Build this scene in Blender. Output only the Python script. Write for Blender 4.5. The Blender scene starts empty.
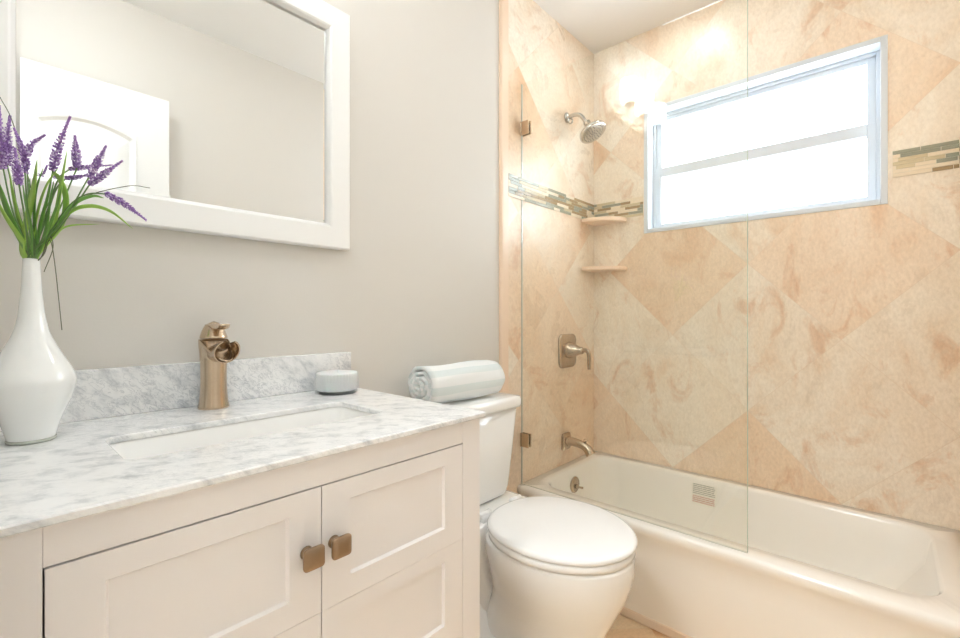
import bpy, bmesh, math, random
from math import sin, cos, pi, radians
from mathutils import Vector, Matrix

C = bpy.context.scene.collection
SC = bpy.context.scene

# ------------------------------------------------------------------ camera
EYE = Vector((0.0, -1.1517, 1.08))
YAW = radians(42.03)
FPX = 454.0
cam_d = bpy.data.cameras.new('camera')
cam = bpy.data.objects.new('camera', cam_d); C.objects.link(cam)
cam.location = EYE
cam.rotation_euler = (pi / 2, 0, YAW - pi / 2)
cam_d.sensor_width = 36.0
cam_d.lens = FPX / 960 * 36
cam_d.shift_y = -3.5 / 960
cam_d.clip_start = 0.01
SC.camera = cam

# ------------------------------------------------------------------ world, light, exposure
w = bpy.data.worlds.new('world'); SC.world = w; w.use_nodes = True
w.node_tree.nodes['Background'].inputs[0].default_value = (0.82, 0.91, 1.0, 1)
w.node_tree.nodes['Background'].inputs[1].default_value = 6.0
SC.view_settings.view_transform = 'Standard'
SC.view_settings.look = 'None'
SC.view_settings.gamma = 1.0
SC.view_settings.use_curve_mapping = False
SC.view_settings.exposure = 0.92
VANITY_LAMP = 7.0
CEILING_FILL = 14.0
SHOWER_LAMP = 13.0
HALL_FILL = 40.0
SC.cycles.use_denoising = True
SC.cycles.max_bounces = 12
SC.cycles.diffuse_bounces = 6
SC.cycles.transparent_max_bounces = 16
SC.cycles.caustics_reflective = False
SC.cycles.caustics_refractive = False

XW = 2.15          # window wall
YF = -1.335        # opposite wall
XB = -0.028        # wall with the doorway
ZC = 2.44

# sky portal at the window (lets the daylight in)
pl = bpy.data.lights.new('window_daylight', 'AREA'); pl.shape = 'RECTANGLE'; pl.size = 0.87; pl.size_y = 0.60
pl.cycles.is_portal = True
po = bpy.data.objects.new('window_daylight', pl); C.objects.link(po)
po.location = (XW + 0.12, -0.715, 1.77); po.rotation_euler = (0, radians(90), 0)

# ------------------------------------------------------------------ materials
def srgb(r, g, b):
    f = lambda c: (c / 255) / 12.92 if c / 255 <= 0.04045 else ((c / 255 + 0.055) / 1.055) ** 2.4
    return (f(r), f(g), f(b), 1)

def mat(name, col, rough=0.5, metal=0.0, spec=0.5, coat=0.0, emis=None, estr=0.0, trans=0.0, sss=0.0, bump=None):
    m = bpy.data.materials.new(name); m.use_nodes = True
    nt = m.node_tree; b = nt.nodes['Principled BSDF']
    b.inputs['Base Color'].default_value = col
    b.inputs['Roughness'].default_value = rough
    b.inputs['Metallic'].default_value = metal
    b.inputs['Specular IOR Level'].default_value = spec
    b.inputs['Coat Weight'].default_value = coat
    b.inputs['Coat Roughness'].default_value = 0.05
    if sss:
        b.inputs['Subsurface Weight'].default_value = sss
        b.inputs['Subsurface Scale'].default_value = 0.02
    if emis:
        b.inputs['Emission Color'].default_value = emis
        b.inputs['Emission Strength'].default_value = estr
    # faint procedural variation so that no surface is perfectly flat
    tc = nt.nodes.new('ShaderNodeTexCoord')
    nz = nt.nodes.new('ShaderNodeTexNoise'); nz.inputs['Scale'].default_value = bump[0] if bump else 60
    nz.inputs['Detail'].default_value = 3
    bp = nt.nodes.new('ShaderNodeBump'); bp.inputs['Strength'].default_value = bump[1] if bump else 0.02
    bp.inputs['Distance'].default_value = 0.002
    nt.links.new(tc.outputs['Object'], nz.inputs['Vector'])
    nt.links.new(nz.outputs['Fac'], bp.inputs['Height'])
    nt.links.new(bp.outputs['Normal'], b.inputs['Normal'])
    return m

def N(nt, t, **kw):
    n = nt.nodes.new('ShaderNode' + t)
    for k, v in kw.items():
        if k in n.inputs: n.inputs[k].default_value = v
        else: setattr(n, k, v)
    return n

def ramp(nt, stops):
    r = nt.nodes.new('ShaderNodeValToRGB')
    el = r.color_ramp.elements
    el[0].position, el[0].color = stops[0]
    el[1].position, el[1].color = stops[-1]
    for p, c in stops[1:-1]:
        e = el.new(p); e.color = c
    return r

def mathn(nt, op, a, b=None, c=None):
    n = nt.nodes.new('ShaderNodeMath'); n.operation = op
    for i, v in enumerate((a, b, c)):
        if v is None: continue
        if isinstance(v, (int, float)): n.inputs[i].default_value = v
        else: nt.links.new(v, n.inputs[i])
    return n.outputs[0]

def mixc(nt, mode, fac, a, b):
    n = nt.nodes.new('ShaderNodeMix'); n.data_type = 'RGBA'; n.blend_type = mode
    for i, v in ((0, fac), (6, a), (7, b)):
        if isinstance(v, (int, float)): n.inputs[i].default_value = v
        elif isinstance(v, tuple): n.inputs[i].default_value = v
        else: nt.links.new(v, n.inputs[i])
    return n.outputs[2]

def travertine(name, axis, off_u, off_v, size=0.61, rough=0.28, seed=0.0, tone=1.0):
    """large diagonal travertine tiles on a wall: axis = the world axis that runs along the wall"""
    m = bpy.data.materials.new(name); m.use_nodes = True
    nt = m.node_tree; b = nt.nodes['Principled BSDF']
    g = N(nt, 'NewGeometry'); s = N(nt, 'SeparateXYZ'); nt.links.new(g.outputs['Position'], s.inputs[0])
    if axis == 'floor': a, z = s.outputs['X'], s.outputs['Y']
    else: a, z = s.outputs[axis], s.outputs['Z']
    u = mathn(nt, 'DIVIDE', mathn(nt, 'SUBTRACT', mathn(nt, 'ADD', z, a), off_u), size)
    v = mathn(nt, 'DIVIDE', mathn(nt, 'SUBTRACT', mathn(nt, 'SUBTRACT', z, a), off_v), size)
    fu, fv = mathn(nt, 'FLOOR', u), mathn(nt, 'FLOOR', v)
    cid = N(nt, 'CombineXYZ'); nt.links.new(fu, cid.inputs[0]); nt.links.new(fv, cid.inputs[1]); cid.inputs[2].default_value = seed
    wn = N(nt, 'TexWhiteNoise'); wn.noise_dimensions = '3D'; nt.links.new(cid.outputs[0], wn.inputs['Vector'])
    # per-tile offset of the veining
    off = N(nt, 'VectorMath', operation='SCALE'); nt.links.new(wn.outputs['Color'], off.inputs[0]); off.inputs['Scale'].default_value = 9.0
    vec = N(nt, 'VectorMath', operation='ADD'); nt.links.new(g.outputs['Position'], vec.inputs[0]); nt.links.new(off.outputs[0], vec.inputs[1])
    mp = N(nt, 'Mapping'); nt.links.new(vec.outputs[0], mp.inputs[0]); mp.inputs['Rotation'].default_value = (0.6, 0.5, 0.2); mp.inputs['Scale'].default_value = (1.0, 1.7, 1.0)
    n1 = N(nt, 'TexNoise', Scale=2.0, Detail=8.0, Roughness=0.6, Distortion=0.8); nt.links.new(mp.outputs[0], n1.inputs['Vector'])
    n2 = N(nt, 'TexNoise', Scale=5.0, Detail=9.0, Roughness=0.66, Distortion=0.9); nt.links.new(mp.outputs[0], n2.inputs['Vector'])
    n3 = N(nt, 'TexNoise', Scale=70.0, Detail=4.0, Roughness=0.6); nt.links.new(mp.outputs[0], n3.inputs['Vector'])
    r1 = ramp(nt, [(0.30, srgb(244, 230, 213)), (0.45, srgb(250, 241, 229)), (0.57, srgb(246, 233, 217)), (0.70, srgb(236, 211, 184))])
    nt.links.new(n1.outputs['Fac'], r1.inputs[0])
    r2 = ramp(nt, [(0.55, (0, 0, 0, 1)), (0.70, (1, 1, 1, 1))]); nt.links.new(n2.outputs['Fac'], r2.inputs[0])
    c = mixc(nt, 'MIX', mathn(nt, 'MULTIPLY', r2.outputs[0], 0.8), r1.outputs[0], srgb(226, 192, 160))
    r3 = ramp(nt, [(0.35, (0.93, 0.92, 0.90, 1)), (0.65, (1.04, 1.04, 1.04, 1))]); nt.links.new(n3.outputs['Fac'], r3.inputs[0])
    c = mixc(nt, 'MULTIPLY', 1.0, c, r3.outputs[0])
    hsh = mathn(nt, 'FRACT', mathn(nt, 'MULTIPLY', mathn(nt, 'SINE', mathn(nt, 'ADD', mathn(nt, 'ADD', mathn(nt, 'MULTIPLY', fu, 12.9), mathn(nt, 'MULTIPLY', fv, 7.82)), seed)), 43.7))
    rt = ramp(nt, [(0.0, srgb(255, 254, 250)), (0.45, srgb(255, 252, 246)), (0.6, srgb(253, 244, 233)), (1.0, srgb(249, 232, 212))])
    nt.links.new(hsh, rt.inputs[0])
    c = mixc(nt, 'MULTIPLY', 1.0, c, rt.outputs[0])
    # thin joints
    def edge(x):
        f = mathn(nt, 'FRACT', x)
        return mathn(nt, 'MINIMUM', f, mathn(nt, 'SUBTRACT', 1.0, f))
    e = mathn(nt, 'LESS_THAN', mathn(nt, 'MINIMUM', edge(u), edge(v)), 0.0028)
    c = mixc(nt, 'MIX', mathn(nt, 'MULTIPLY', e, 0.5), c, srgb(232, 212, 188))
    if tone != 1.0: c = mixc(nt, 'MULTIPLY', 1.0, c, tone)
    nt.links.new(c, b.inputs['Base Color'])
    b.inputs['Roughness'].default_value = rough
    rr = ramp(nt, [(0.3, (rough * .8,) * 3 + (1,)), (0.7, (rough * 1.5,) * 3 + (1,))]); nt.links.new(n2.outputs['Fac'], rr.inputs[0]); nt.links.new(rr.outputs[0], b.inputs['Roughness'])
    return m

def marble(name):
    m = bpy.data.materials.new(name); m.use_nodes = True
    nt = m.node_tree; b = nt.nodes['Principled BSDF']
    g = N(nt, 'NewGeometry')
    d1 = Vector((.62, -.50, -.60)).normalized(); d2 = d1.cross(Vector((0, 1, .3))).normalized(); d3 = d1.cross(d2)
    mp = N(nt, 'CombineXYZ')
    for k, (dv, sc) in enumerate(((d1, 2.4), (d2, 42.0), (d3, 42.0))):
        dt = N(nt, 'VectorMath', operation='DOT_PRODUCT'); nt.links.new(g.outputs['Position'], dt.inputs[0]); dt.inputs[1].default_value = dv * sc
        nt.links.new(dt.outputs['Value'], mp.inputs[k])
    n0 = N(nt, 'TexNoise', Scale=1.0, Detail=9.0, Roughness=0.66, Distortion=0.25); nt.links.new(mp.outputs[0], n0.inputs['Vector'])
    n1 = N(nt, 'TexNoise', Scale=2.4, Detail=8.0, Roughness=0.6, Distortion=0.5); nt.links.new(mp.outputs[0], n1.inputs['Vector'])
    ra = ramp(nt, [(0.30, srgb(198, 200, 202)), (0.42, srgb(226, 227, 227)), (0.52, srgb(243, 243, 242)), (0.75, srgb(250, 250, 249))])
    nt.links.new(n0.outputs['Fac'], ra.inputs[0])
    # thin veins where the noise crosses 0.5
    d = mathn(nt, 'ABSOLUTE', mathn(nt, 'SUBTRACT', n1.outputs['Fac'], 0.5))
    rv = ramp(nt, [(0.0, (1, 1, 1, 1)), (0.035, (0, 0, 0, 1))]); nt.links.new(d, rv.inputs[0])
    n2 = N(nt, 'TexNoise', Scale=3.0, Detail=2.0); nt.links.new(g.outputs['Position'], n2.inputs['Vector'])
    r2 = ramp(nt, [(0.42, (0, 0, 0, 1)), (0.62, (1, 1, 1, 1))]); nt.links.new(n2.outputs['Fac'], r2.inputs[0])
    fac = mathn(nt, 'MULTIPLY', mathn(nt, 'MULTIPLY', rv.outputs[0], r2.outputs[0]), 0.55)
    c = mixc(nt, 'MIX', fac, ra.outputs[0], srgb(158, 162, 168))
    nt.links.new(c, b.inputs['Base Color'])
    b.inputs['Roughness'].default_value = 0.18
    return m

def clear_glass(name, tint, ior=1.5):
    m = bpy.data.materials.new(name); m.use_nodes = True
    nt = m.node_tree; nt.nodes.remove(nt.nodes['Principled BSDF'])
    out = nt.nodes['Material Output']
    t = N(nt, 'BsdfTransparent'); t.inputs[0].default_value = tint
    g = N(nt, 'BsdfGlossy'); g.inputs['Roughness'].default_value = 0.0; g.inputs['Color'].default_value = (1, 1, 1, 1)
    f = N(nt, 'Fresnel'); ge = N(nt, 'NewGeometry')
    nt.links.new(mathn(nt, 'ADD', mathn(nt, 'MULTIPLY', ge.outputs['Backfacing'], 1 / ior - ior), ior), f.inputs['IOR'])
    mx = N(nt, 'MixShader')
    nt.links.new(f.outputs[0], mx.inputs[0]); nt.links.new(t.outputs[0], mx.inputs[1]); nt.links.new(g.outputs[0], mx.inputs[2])
    nt.links.new(mx.outputs[0], out.inputs[0])
    return m

M = {}
M['paint'] = mat('wall_paint', srgb(220, 215, 207), 0.55, bump=(180, 0.05))
M['ceiling'] = mat('ceiling_paint', srgb(240, 240, 238), 0.7, bump=(150, 0.05))
M['trav_win'] = travertine('travertine_window_wall', 'Y', -0.03, 2.01 - 0.61 * 6, seed=18.21)
M['trav_side'] = travertine('travertine_side_wall', 'X', 4.23 - 6.1, 0.0, seed=2.6)
M['trav_floor'] = travertine('travertine_floor', 'floor', 0.1, 0.2, size=0.46, seed=9.0, rough=0.3, tone=(0.98, 0.86, 0.70, 1))
M['bullnose'] = mat('travertine_bullnose', srgb(246, 220, 194), 0.3, bump=(30, 0.2))
M['foot_strip'] = mat('foot_strip_stone', srgb(238, 218, 196), 0.35, bump=(30, 0.2))
M['marble'] = marble('carrara_marble')
M['cabinet'] = mat('cabinet_lacquer', srgb(242, 238, 236), 0.35)
M['frame_white'] = mat('mirror_frame_lacquer', srgb(246, 245, 242), 0.3)
M['door_white'] = mat('door_paint', srgb(238, 238, 236), 0.4)
M['porcelain'] = mat('porcelain', srgb(248, 247, 244), 0.06, coat=0.3)
M['seat'] = mat('toilet_seat_plastic', srgb(250, 250, 249), 0.15)
M['tub'] = mat('bathtub_enamel', srgb(251, 247, 239), 0.1, coat=0.3)
M['nickel'] = mat('brushed_nickel', srgb(190, 172, 150), 0.26, metal=1.0, bump=(400, 0.1))
M['bronze'] = mat('champagne_bronze', srgb(206, 186, 162), 0.2, metal=1.0, bump=(400, 0.06))
M['knob'] = mat('knob_bronze', srgb(158, 134, 108), 0.34, metal=0.9, bump=(300, 0.15))
M['chrome'] = mat('shower_nickel', srgb(205, 200, 192), 0.2, metal=1.0)
M['vinyl'] = mat('window_vinyl', srgb(220, 227, 234), 0.35)
M['dark'] = mat('dark_gap', srgb(60, 50, 45), 0.6)
M['nozzle'] = mat('rubber_nozzle', srgb(90, 88, 86), 0.5)
M['glass'] = clear_glass('shower_glass', (0.982, 0.990, 0.978, 1))
M['pane'] = clear_glass('window_glass', (0.99, 0.99, 0.99, 1))
M['glass_edge'] = mat('glass_edge', srgb(196, 208, 192), 0.2)
M['seal'] = mat('clear_seal', srgb(205, 205, 194), 0.3)
M['mirror'] = mat('mirror_silver', (0.93, 0.94, 0.93, 1), 0.0, metal=1.0, bump=(1, 0.0))
M['vase'] = mat('milk_glass', srgb(246, 247, 245), 0.07, coat=0.6)
M['vase_foot'] = mat('vase_foot_glass', srgb(196, 200, 190), 0.05)
M['candle_glass'] = clear_glass('candle_glass', (0.985, 0.99, 0.99, 1))
M['wax'] = mat('candle_wax', srgb(242, 243, 244), 0.45, sss=0.2)
M['lamp'] = mat('lamp_glass', srgb(255, 250, 240), 0.3, emis=(0.88, 0.93, 1.0, 1), estr=VANITY_LAMP)
M['fill_ceiling'] = mat('ceiling_fill_glow', srgb(255, 252, 246), 0.3, emis=(0.86, 0.93, 1.0, 1), estr=CEILING_FILL)
M['lamp_shower'] = mat('shower_lamp_lens', srgb(255, 250, 242), 0.3, emis=(0.88, 0.93, 1.0, 1), estr=SHOWER_LAMP)
M['fill_hall'] = mat('hall_fill_glow', srgb(255, 250, 242), 0.3, emis=(0.86, 0.93, 1.0, 1), estr=HALL_FILL)
M['leaf'] = mat('leaf_bright', srgb(172, 214, 100), 0.4)
M['leaf_dark'] = mat('leaf_deep', srgb(122, 176, 84), 0.4)
M['stem'] = mat('stem_green', srgb(112, 146, 88), 0.5)
M['tendril'] = mat('tendril_grey_green', srgb(112, 116, 92), 0.5)
M['violet'] = mat('floret_violet', srgb(160, 122, 190), 0.6)
M['violet_pale'] = mat('floret_pale', srgb(206, 182, 222), 0.6)
M['sticker'] = mat('sticker_film', srgb(244, 240, 230), 0.35)
M['ink_grey'] = mat('sticker_ink_grey', srgb(176, 176, 164), 0.6)
M['ink_red'] = mat('sticker_ink_red', srgb(218, 176, 160), 0.6)
M['grout'] = mat('mosaic_grout', srgb(236, 226, 208), 0.6)
M['mos_brown'] = mat('mosaic_brown_glass', srgb(172, 146, 106), 0.15)
M['mos_grey'] = mat('mosaic_grey_glass', srgb(162, 162, 142), 0.15)
M['mos_beige'] = mat('mosaic_beige_stone', srgb(216, 200, 164), 0.25)
M['mos_cream'] = mat('mosaic_cream_stone', srgb(242, 226, 200), 0.3)

def towel_mat():
    m = mat('towel_cotton', srgb(240, 245, 244), 0.95, bump=(900, 0.6))
    nt = m.node_tree; b = nt.nodes['Principled BSDF']
    uv = N(nt, 'UVMap'); uv.uv_map = 'UVMap'
    s = N(nt, 'SeparateXYZ'); nt.links.new(uv.outputs[0], s.inputs[0])
    f = mathn(nt, 'FRACT', mathn(nt, 'MULTIPLY', s.outputs['X'], 24.0))
    r = ramp(nt, [(0.0, srgb(232, 240, 240)), (0.42, srgb(227, 236, 236)), (0.46, srgb(246, 249, 249)), (0.94, srgb(246, 249, 249))])
    r.color_ramp.interpolation = 'LINEAR'
    nt.links.new(f, r.inputs[0]); nt.links.new(r.outputs[0], b.inputs['Base Color'])
    b.inputs['Sheen Weight'].default_value = 0.3
    return m
M['towel'] = towel_mat()

# ------------------------------------------------------------------ mesh helpers
def obj(name, bm, material, parent=None, smooth=False, bevel=0.0, seg=2, subsurf=0, kind=None, label=None):
    me = bpy.data.meshes.new(name)
    bmesh.ops.recalc_face_normals(bm, faces=bm.faces[:])
    bm.to_mesh(me); bm.free()
    mats = material if isinstance(material, (list, tuple)) else [material]
    for mm in mats: me.materials.append(mm)
    if smooth:
        for p in me.polygons: p.use_smooth = True
    o = bpy.data.objects.new(name, me); C.objects.link(o)
    if parent is not None:
        o.parent = parent
        o.matrix_parent_inverse = Matrix.Identity(4)
        o.location = -parent.location if parent.parent is None else (0, 0, 0)
        if parent.type == 'MESH': o.location = (0, 0, 0)
    if bevel:
        b = o.modifiers.new('bevel', 'BEVEL'); b.width = bevel; b.segments = seg; b.limit_method = 'ANGLE'; b.angle_limit = radians(40)
        b.harden_normals = False
        for p in me.polygons: p.use_smooth = True
        wn = o.modifiers.new('wn', 'WEIGHTED_NORMAL'); wn.keep_sharp = True
    if subsurf:
        s = o.modifiers.new('subsurf', 'SUBSURF'); s.levels = subsurf; s.render_levels = subsurf
    if kind: o['kind'] = kind
    if label: o['label'] = label
    return o

def thing(name, label, cat, loc=(0, 0, 0), group=None):
    o = bpy.data.objects.new(name, None); C.objects.link(o); o.location = loc; o.empty_display_size = 0.05
    o['label'] = label; o['category'] = cat
    if group: o['group'] = group
    return o

def tag(o, label, cat, group=None):
    o['label'] = label; o['category'] = cat
    if group: o['group'] = group
    return o

def add_box(bm, x0, x1, y0, y1, z0, z1, mi=0):
    v = [bm.verts.new((x, y, z)) for x in (x0, x1) for y in (y0, y1) for z in (z0, z1)]
    fs = [(0, 1, 3, 2), (4, 6, 7, 5), (0, 4, 5, 1), (2, 3, 7, 6), (0, 2, 6, 4), (1, 5, 7, 3)]
    for f in fs:
        fc = bm.faces.new([v[i] for i in f]); fc.material_index = mi
    return v

def box(*a, **k):
    bm = bmesh.new(); add_box(bm, *a, **k); return bm

def loft(bm, rings, cap0=True, cap1=True, closed=True, mi=0):
    vr = [[bm.verts.new(p) for p in r] for r in rings]
    n = len(vr[0])
    for a, b in zip(vr[:-1], vr[1:]):
        for i in range(n if closed else n - 1):
            j = (i + 1) % n
            f = bm.faces.new((a[i], a[j], b[j], b[i])); f.material_index = mi
    if cap0: bm.faces.new(vr[0]).material_index = mi
    if cap1: bm.faces.new(vr[-1][::-1]).material_index = mi
    return vr

def lathe(bm, prof, centre=(0, 0, 0), axis='z', n=32, cap0=True, cap1=True, mi=0, fn=None):
    """prof = [(radius, height)...]"""
    cx, cy, cz = centre
    rings = []
    for r, h in prof:
        ring = []
        for i in range(n):
            a = 2 * pi * i / n
            rr = r * (fn(a) if fn else 1)
            u, v = rr * cos(a), rr * sin(a)
            if axis == 'z': ring.append((cx + u, cy + v, cz + h))
            elif axis == 'y': ring.append((cx + u, cy + h, cz + v))
            else: ring.append((cx + h, cy + u, cz + v))
        rings.append(ring)
    return loft(bm, rings, cap0, cap1, mi=mi)

def frames(pts):
    ps = [Vector(p) for p in pts]; out = []
    t0 = (ps[1] - ps[0]).normalized()
    up = Vector((0, 0, 1)) if abs(t0.z) < 0.9 else Vector((1, 0, 0))
    nrm = (up - t0 * up.dot(t0)).normalized()
    for i, p in enumerate(ps):
        t = (ps[min(i + 1, len(ps) - 1)] - ps[max(i - 1, 0)]).normalized()
        nrm = (nrm - t * nrm.dot(t)).normalized()
        out.append((p, t, nrm, t.cross(nrm)))
    return out

def catmull(pts, k=6):
    P = [Vector(p) for p in pts]; P = [2 * P[0] - P[1]] + P + [2 * P[-1] - P[-2]]
    out = []
    for i in range(1, len(P) - 2):
        for j in range(k):
            t = j / k; a, b, c, d = P[i - 1:i + 3]
            out.append(0.5 * ((2 * b) + (c - a) * t + (2 * a - 5 * b + 4 * c - d) * t * t + (3 * b - a - 3 * c + d) * t ** 3))
    out.append(P[-2]); return out

def tube(bm, pts, r, n=10, mi=0, flat=1.0):
    fr = frames(pts); m = len(fr); rings = []
    for i, (p, t, a, b) in enumerate(fr):
        rr = r(i / (m - 1)) if callable(r) else r
        rings.append([p + (a * cos(2 * pi * k / n) + b * sin(2 * pi * k / n) * flat) * rr for k in range(n)])
    return loft(bm, rings, mi=mi)

def rrect(cx, cy, hx, hy, r, k=6):
    """rounded rectangle outline, counter-clockwise"""
    pts = []
    for (sx, sy, a0) in ((1, 1, 0), (-1, 1, 90), (-1, -1, 180), (1, -1, 270)):
        for i in range(k + 1):
            a = radians(a0 + 90 * i / k)
            pts.append((cx + sx * (hx - r) + r * cos(a), cy + sy * (hy - r) + r * sin(a)))
    return pts

def onto_rect(pts, cx, cy, x0, x1, y0, y1):
    """push each point of a loop out to a rectangle, keeping corners"""
    out = []
    n = len(pts) // 4
    corners = ((x1, y1), (x0, y1), (x0, y0), (x1, y0))
    for q in range(4):
        for i in range(n):
            px, py = pts[q * n + i]; t = i / (n - 1) - 0.5
            X, Y = corners[q]
            if q == 0: p = (X, py + (Y - py) * (t + .5) * 2) if t < 0 else (px + (X - px) * (.5 - t) * 2, Y)
            elif q == 1: p = (px + (X - px) * (t + .5) * 2, Y) if t < 0 else (X, py + (Y - py) * (.5 - t) * 2)
            elif q == 2: p = (X, py + (Y - py) * (t + .5) * 2) if t < 0 else (px + (X - px) * (.5 - t) * 2, Y)
            else: p = (px + (X - px) * (t + .5) * 2, Y) if t < 0 else (X, py + (Y - py) * (.5 - t) * 2)
            out.append(p)
    return out

def xy(pts, z): return [(p[0], p[1], z) for p in pts]
def xz(pts, y): return [(p[0], y, p[1]) for p in pts]
def yz(pts, x): return [(x, p[0], p[1]) for p in pts]

def prism(bm, pts2, conv, a, b, mi=0):
    return loft(bm, [conv(pts2, a), conv(pts2, b)], mi=mi)

def structure(name, bm, m, **k):
    return obj(name, bm, m, kind='structure', **k)

# ------------------------------------------------------------------ room shell
WT = 0.14
X0T = 1.39                                                  # where the tile starts
structure('floor', box(XB - 1.2, XW + WT, YF - WT, 0.0 + WT, -0.08, 0.0), M['trav_floor'])
structure('ceiling', box(XB - 1.2, XW + WT, YF - WT, 0.0 + WT, ZC, ZC + 0.08), M['ceiling'])
structure('wall_left', box(XB - WT, XW + WT, 0.0, WT, 0, ZC), M['paint'])
structure('wall_front', box(XB - WT, XW + WT, YF - WT, YF, 0, ZC), M['paint'])
# tile cladding on the two end walls of the tub alcove
structure('trim_1', box(X0T + 0.045, XW, -0.010, 0, 0, ZC), M['trav_side'])
structure('trim_2', box(X0T + 0.045, XW, YF, YF + 0.010, 0, ZC), M['trav_side'])
bm = bmesh.new(); prism(bm, [(X0T, 0), (X0T, -.008), (X0T + .004, -.0125), (X0T + .010, -.014), (X0T + .044, -.0135), (X0T + .044, 0)], xy, 0, ZC)
structure('trim_3', bm, M['bullnose'])
bm = bmesh.new(); prism(bm, [(X0T, YF), (X0T, YF + .008), (X0T + .004, YF + .0125), (X0T + .010, YF + .014), (X0T + .044, YF + .0135), (X0T + .044, YF)], xy, 0, ZC)
structure('trim_4', bm, M['bullnose'])
# window wall with the opening
WY0, WY1, WZ0, WZ1 = -1.148, -0.276, 1.474, 2.070
bm = bmesh.new()
add_box(bm, XW, XW + WT, WY1, 0, 0, ZC)
add_box(bm, XW, XW + WT, YF, WY0, 0, ZC)
add_box(bm, XW, XW + WT, WY0, WY1, 0, WZ0)
add_box(bm, XW, XW + WT, WY0, WY1, WZ1, ZC)
structure('wall_right', bm, M['trav_win'])
# wall with the doorway, and the hall behind it
DY0, DY1, DZ = -1.245, -0.665, 2.045
bm = bmesh.new()
add_box(bm, XB - WT, XB, DY1, 0, 0, ZC); add_box(bm, XB - WT, XB, YF, DY0, 0, ZC); add_box(bm, XB - WT, XB, DY0, DY1, DZ, ZC)
structure('wall_back', bm, M['paint'])
bm = bmesh.new()
add_box(bm, XB - 1.2, XB - 1.1, YF - WT, WT, 0, ZC)
structure('wall_hall', bm, M['paint'])
structure('wall_hall_left', box(XB - 1.1, XB - WT, 0.0, WT, 0, ZC), M['paint'])
structure('wall_hall_front', box(XB - 1.1, XB - WT, YF - WT, YF, 0, ZC), M['paint'])
bm = bmesh.new()
add_box(bm, XB - WT - .004, XB + .012, DY1, DY1 + .02, 0, DZ); add_box(bm, XB - WT - .004, XB + .012, DY0 - .02, DY0, 0, DZ + .0); add_box(bm, XB - WT - .004, XB + .012, DY0 - .02, DY1 + .02, DZ, DZ + .02)
add_box(bm, XB, XB + .014, DY1 + .02, DY1 + .075, 0, DZ + .075)
add_box(bm, XB, XB + .014, DY0 - .07, DY1 + .02, DZ + .02, DZ + .075)
structure('trim_5', bm, M['door_white'])

# ------------------------------------------------------------------ mosaic border
def mosaic_row_tiles(bm, length, z0, rows, rh, place, rng):
    g = 0.0016
    for k in range(rows):
        s = -rng.random() * 0.09
        while s < length:
            L = rng.choice((0.05, 0.075, 0.10, 0.15))
            a, b = max(s, 0), min(s + L, length)
            mi = rng.choice((1, 1, 2, 2, 3, 3, 4, 4, 4))
            if b - a > 0.006: place(bm, a + g / 2, b - g / 2, z0 + k * rh + g / 2, z0 + (k + 1) * rh - g / 2, mi)
            s += L
MOS = [M['grout'], M['mos_brown'], M['mos_grey'], M['mos_beige'], M['mos_cream']]
MZ0, MRH, MR = 1.562, 0.0132, 7
MZ1 = MZ0 + MRH * MR
rng = random.Random(11)
bm = bmesh.new(); add_box(bm, X0T + .045, XW - .004, -.0115, -.0098, MZ0, MZ1)
mosaic_row_tiles(bm, XW - .004 - X0T - .045, MZ0, MR, MRH, lambda b_, a, e, z0, z1, mi: add_box(b_, X0T + .045 + a, X0T + .045 + e, -.0135, -.0113, z0, z1, mi=mi), rng)
structure('trim_6', bm, MOS)
bm = bmesh.new(); add_box(bm, XW - .0017, XW, WY1 + .003, -.012, MZ0, MZ1)
mosaic_row_tiles(bm, abs(WY1) - .016, MZ0, MR, MRH, lambda b_, a, e, z0, z1, mi: add_box(b_, XW - .004, XW - .0016, -.0125 - e, -.0125 - a, z0, z1, mi=mi), rng)
structure('trim_7', bm, MOS)
bm = bmesh.new(); add_box(bm, XW - .0017, XW, YF + .012, WY0 - .012, MZ0, MZ1)
mosaic_row_tiles(bm, WY0 - .012 - YF - .012, MZ0, MR, MRH, lambda b_, a, e, z0, z1, mi: add_box(b_, XW - .004, XW - .0016, WY0 - .012 - e, WY0 - .012 - a, z0, z1, mi=mi), rng)
structure('trim_8', bm, MOS)
bm = bmesh.new(); add_box(bm, X0T + .045, XW - .004, YF + .0098, YF + .0115, MZ0, MZ1)
mosaic_row_tiles(bm, XW - .004 - X0T - .045, MZ0, MR, MRH, lambda b_, a, e, z0, z1, mi: add_box(b_, X0T + .045 + a, X0T + .045 + e, YF + .0113, YF + .0135, z0, z1, mi=mi), rng)
structure('trim_9', bm, MOS)

# ------------------------------------------------------------------ window
def rect_ring(bm, y0, y1, z0, z1, t, xa, xb, tb=None, tt=None):
    tb = t if tb is None else tb; tt = t if tt is None else tt
    add_box(bm, xa, xb, y0, y0 + t, z0, z1); add_box(bm, xa, xb, y1 - t, y1, z0, z1)
    add_box(bm, xa, xb, y0 + t, y1 - t, z0, z0 + tb); add_box(bm, xa, xb, y0 + t, y1 - t, z1 - tt, z1)
win = thing('window_1', '', '', (XW, -0.71, 1.474)); del win['label']; del win['category']; win['kind'] = 'structure'
bm = bmesh.new(); rect_ring(bm, WY0, WY1, WZ0, WZ1, 0.020, XW - .004, XW + .10)
obj('window_liner', bm, M['vinyl'], win, bevel=.002)
bm = bmesh.new(); rect_ring(bm, WY0 + .02, WY1 - .02, WZ0 + .02, WZ1 - .02, 0.012, XW + .062, XW + .10)
obj('window_frame', bm, M['vinyl'], win, bevel=.002)
ZM = 1.768
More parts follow.
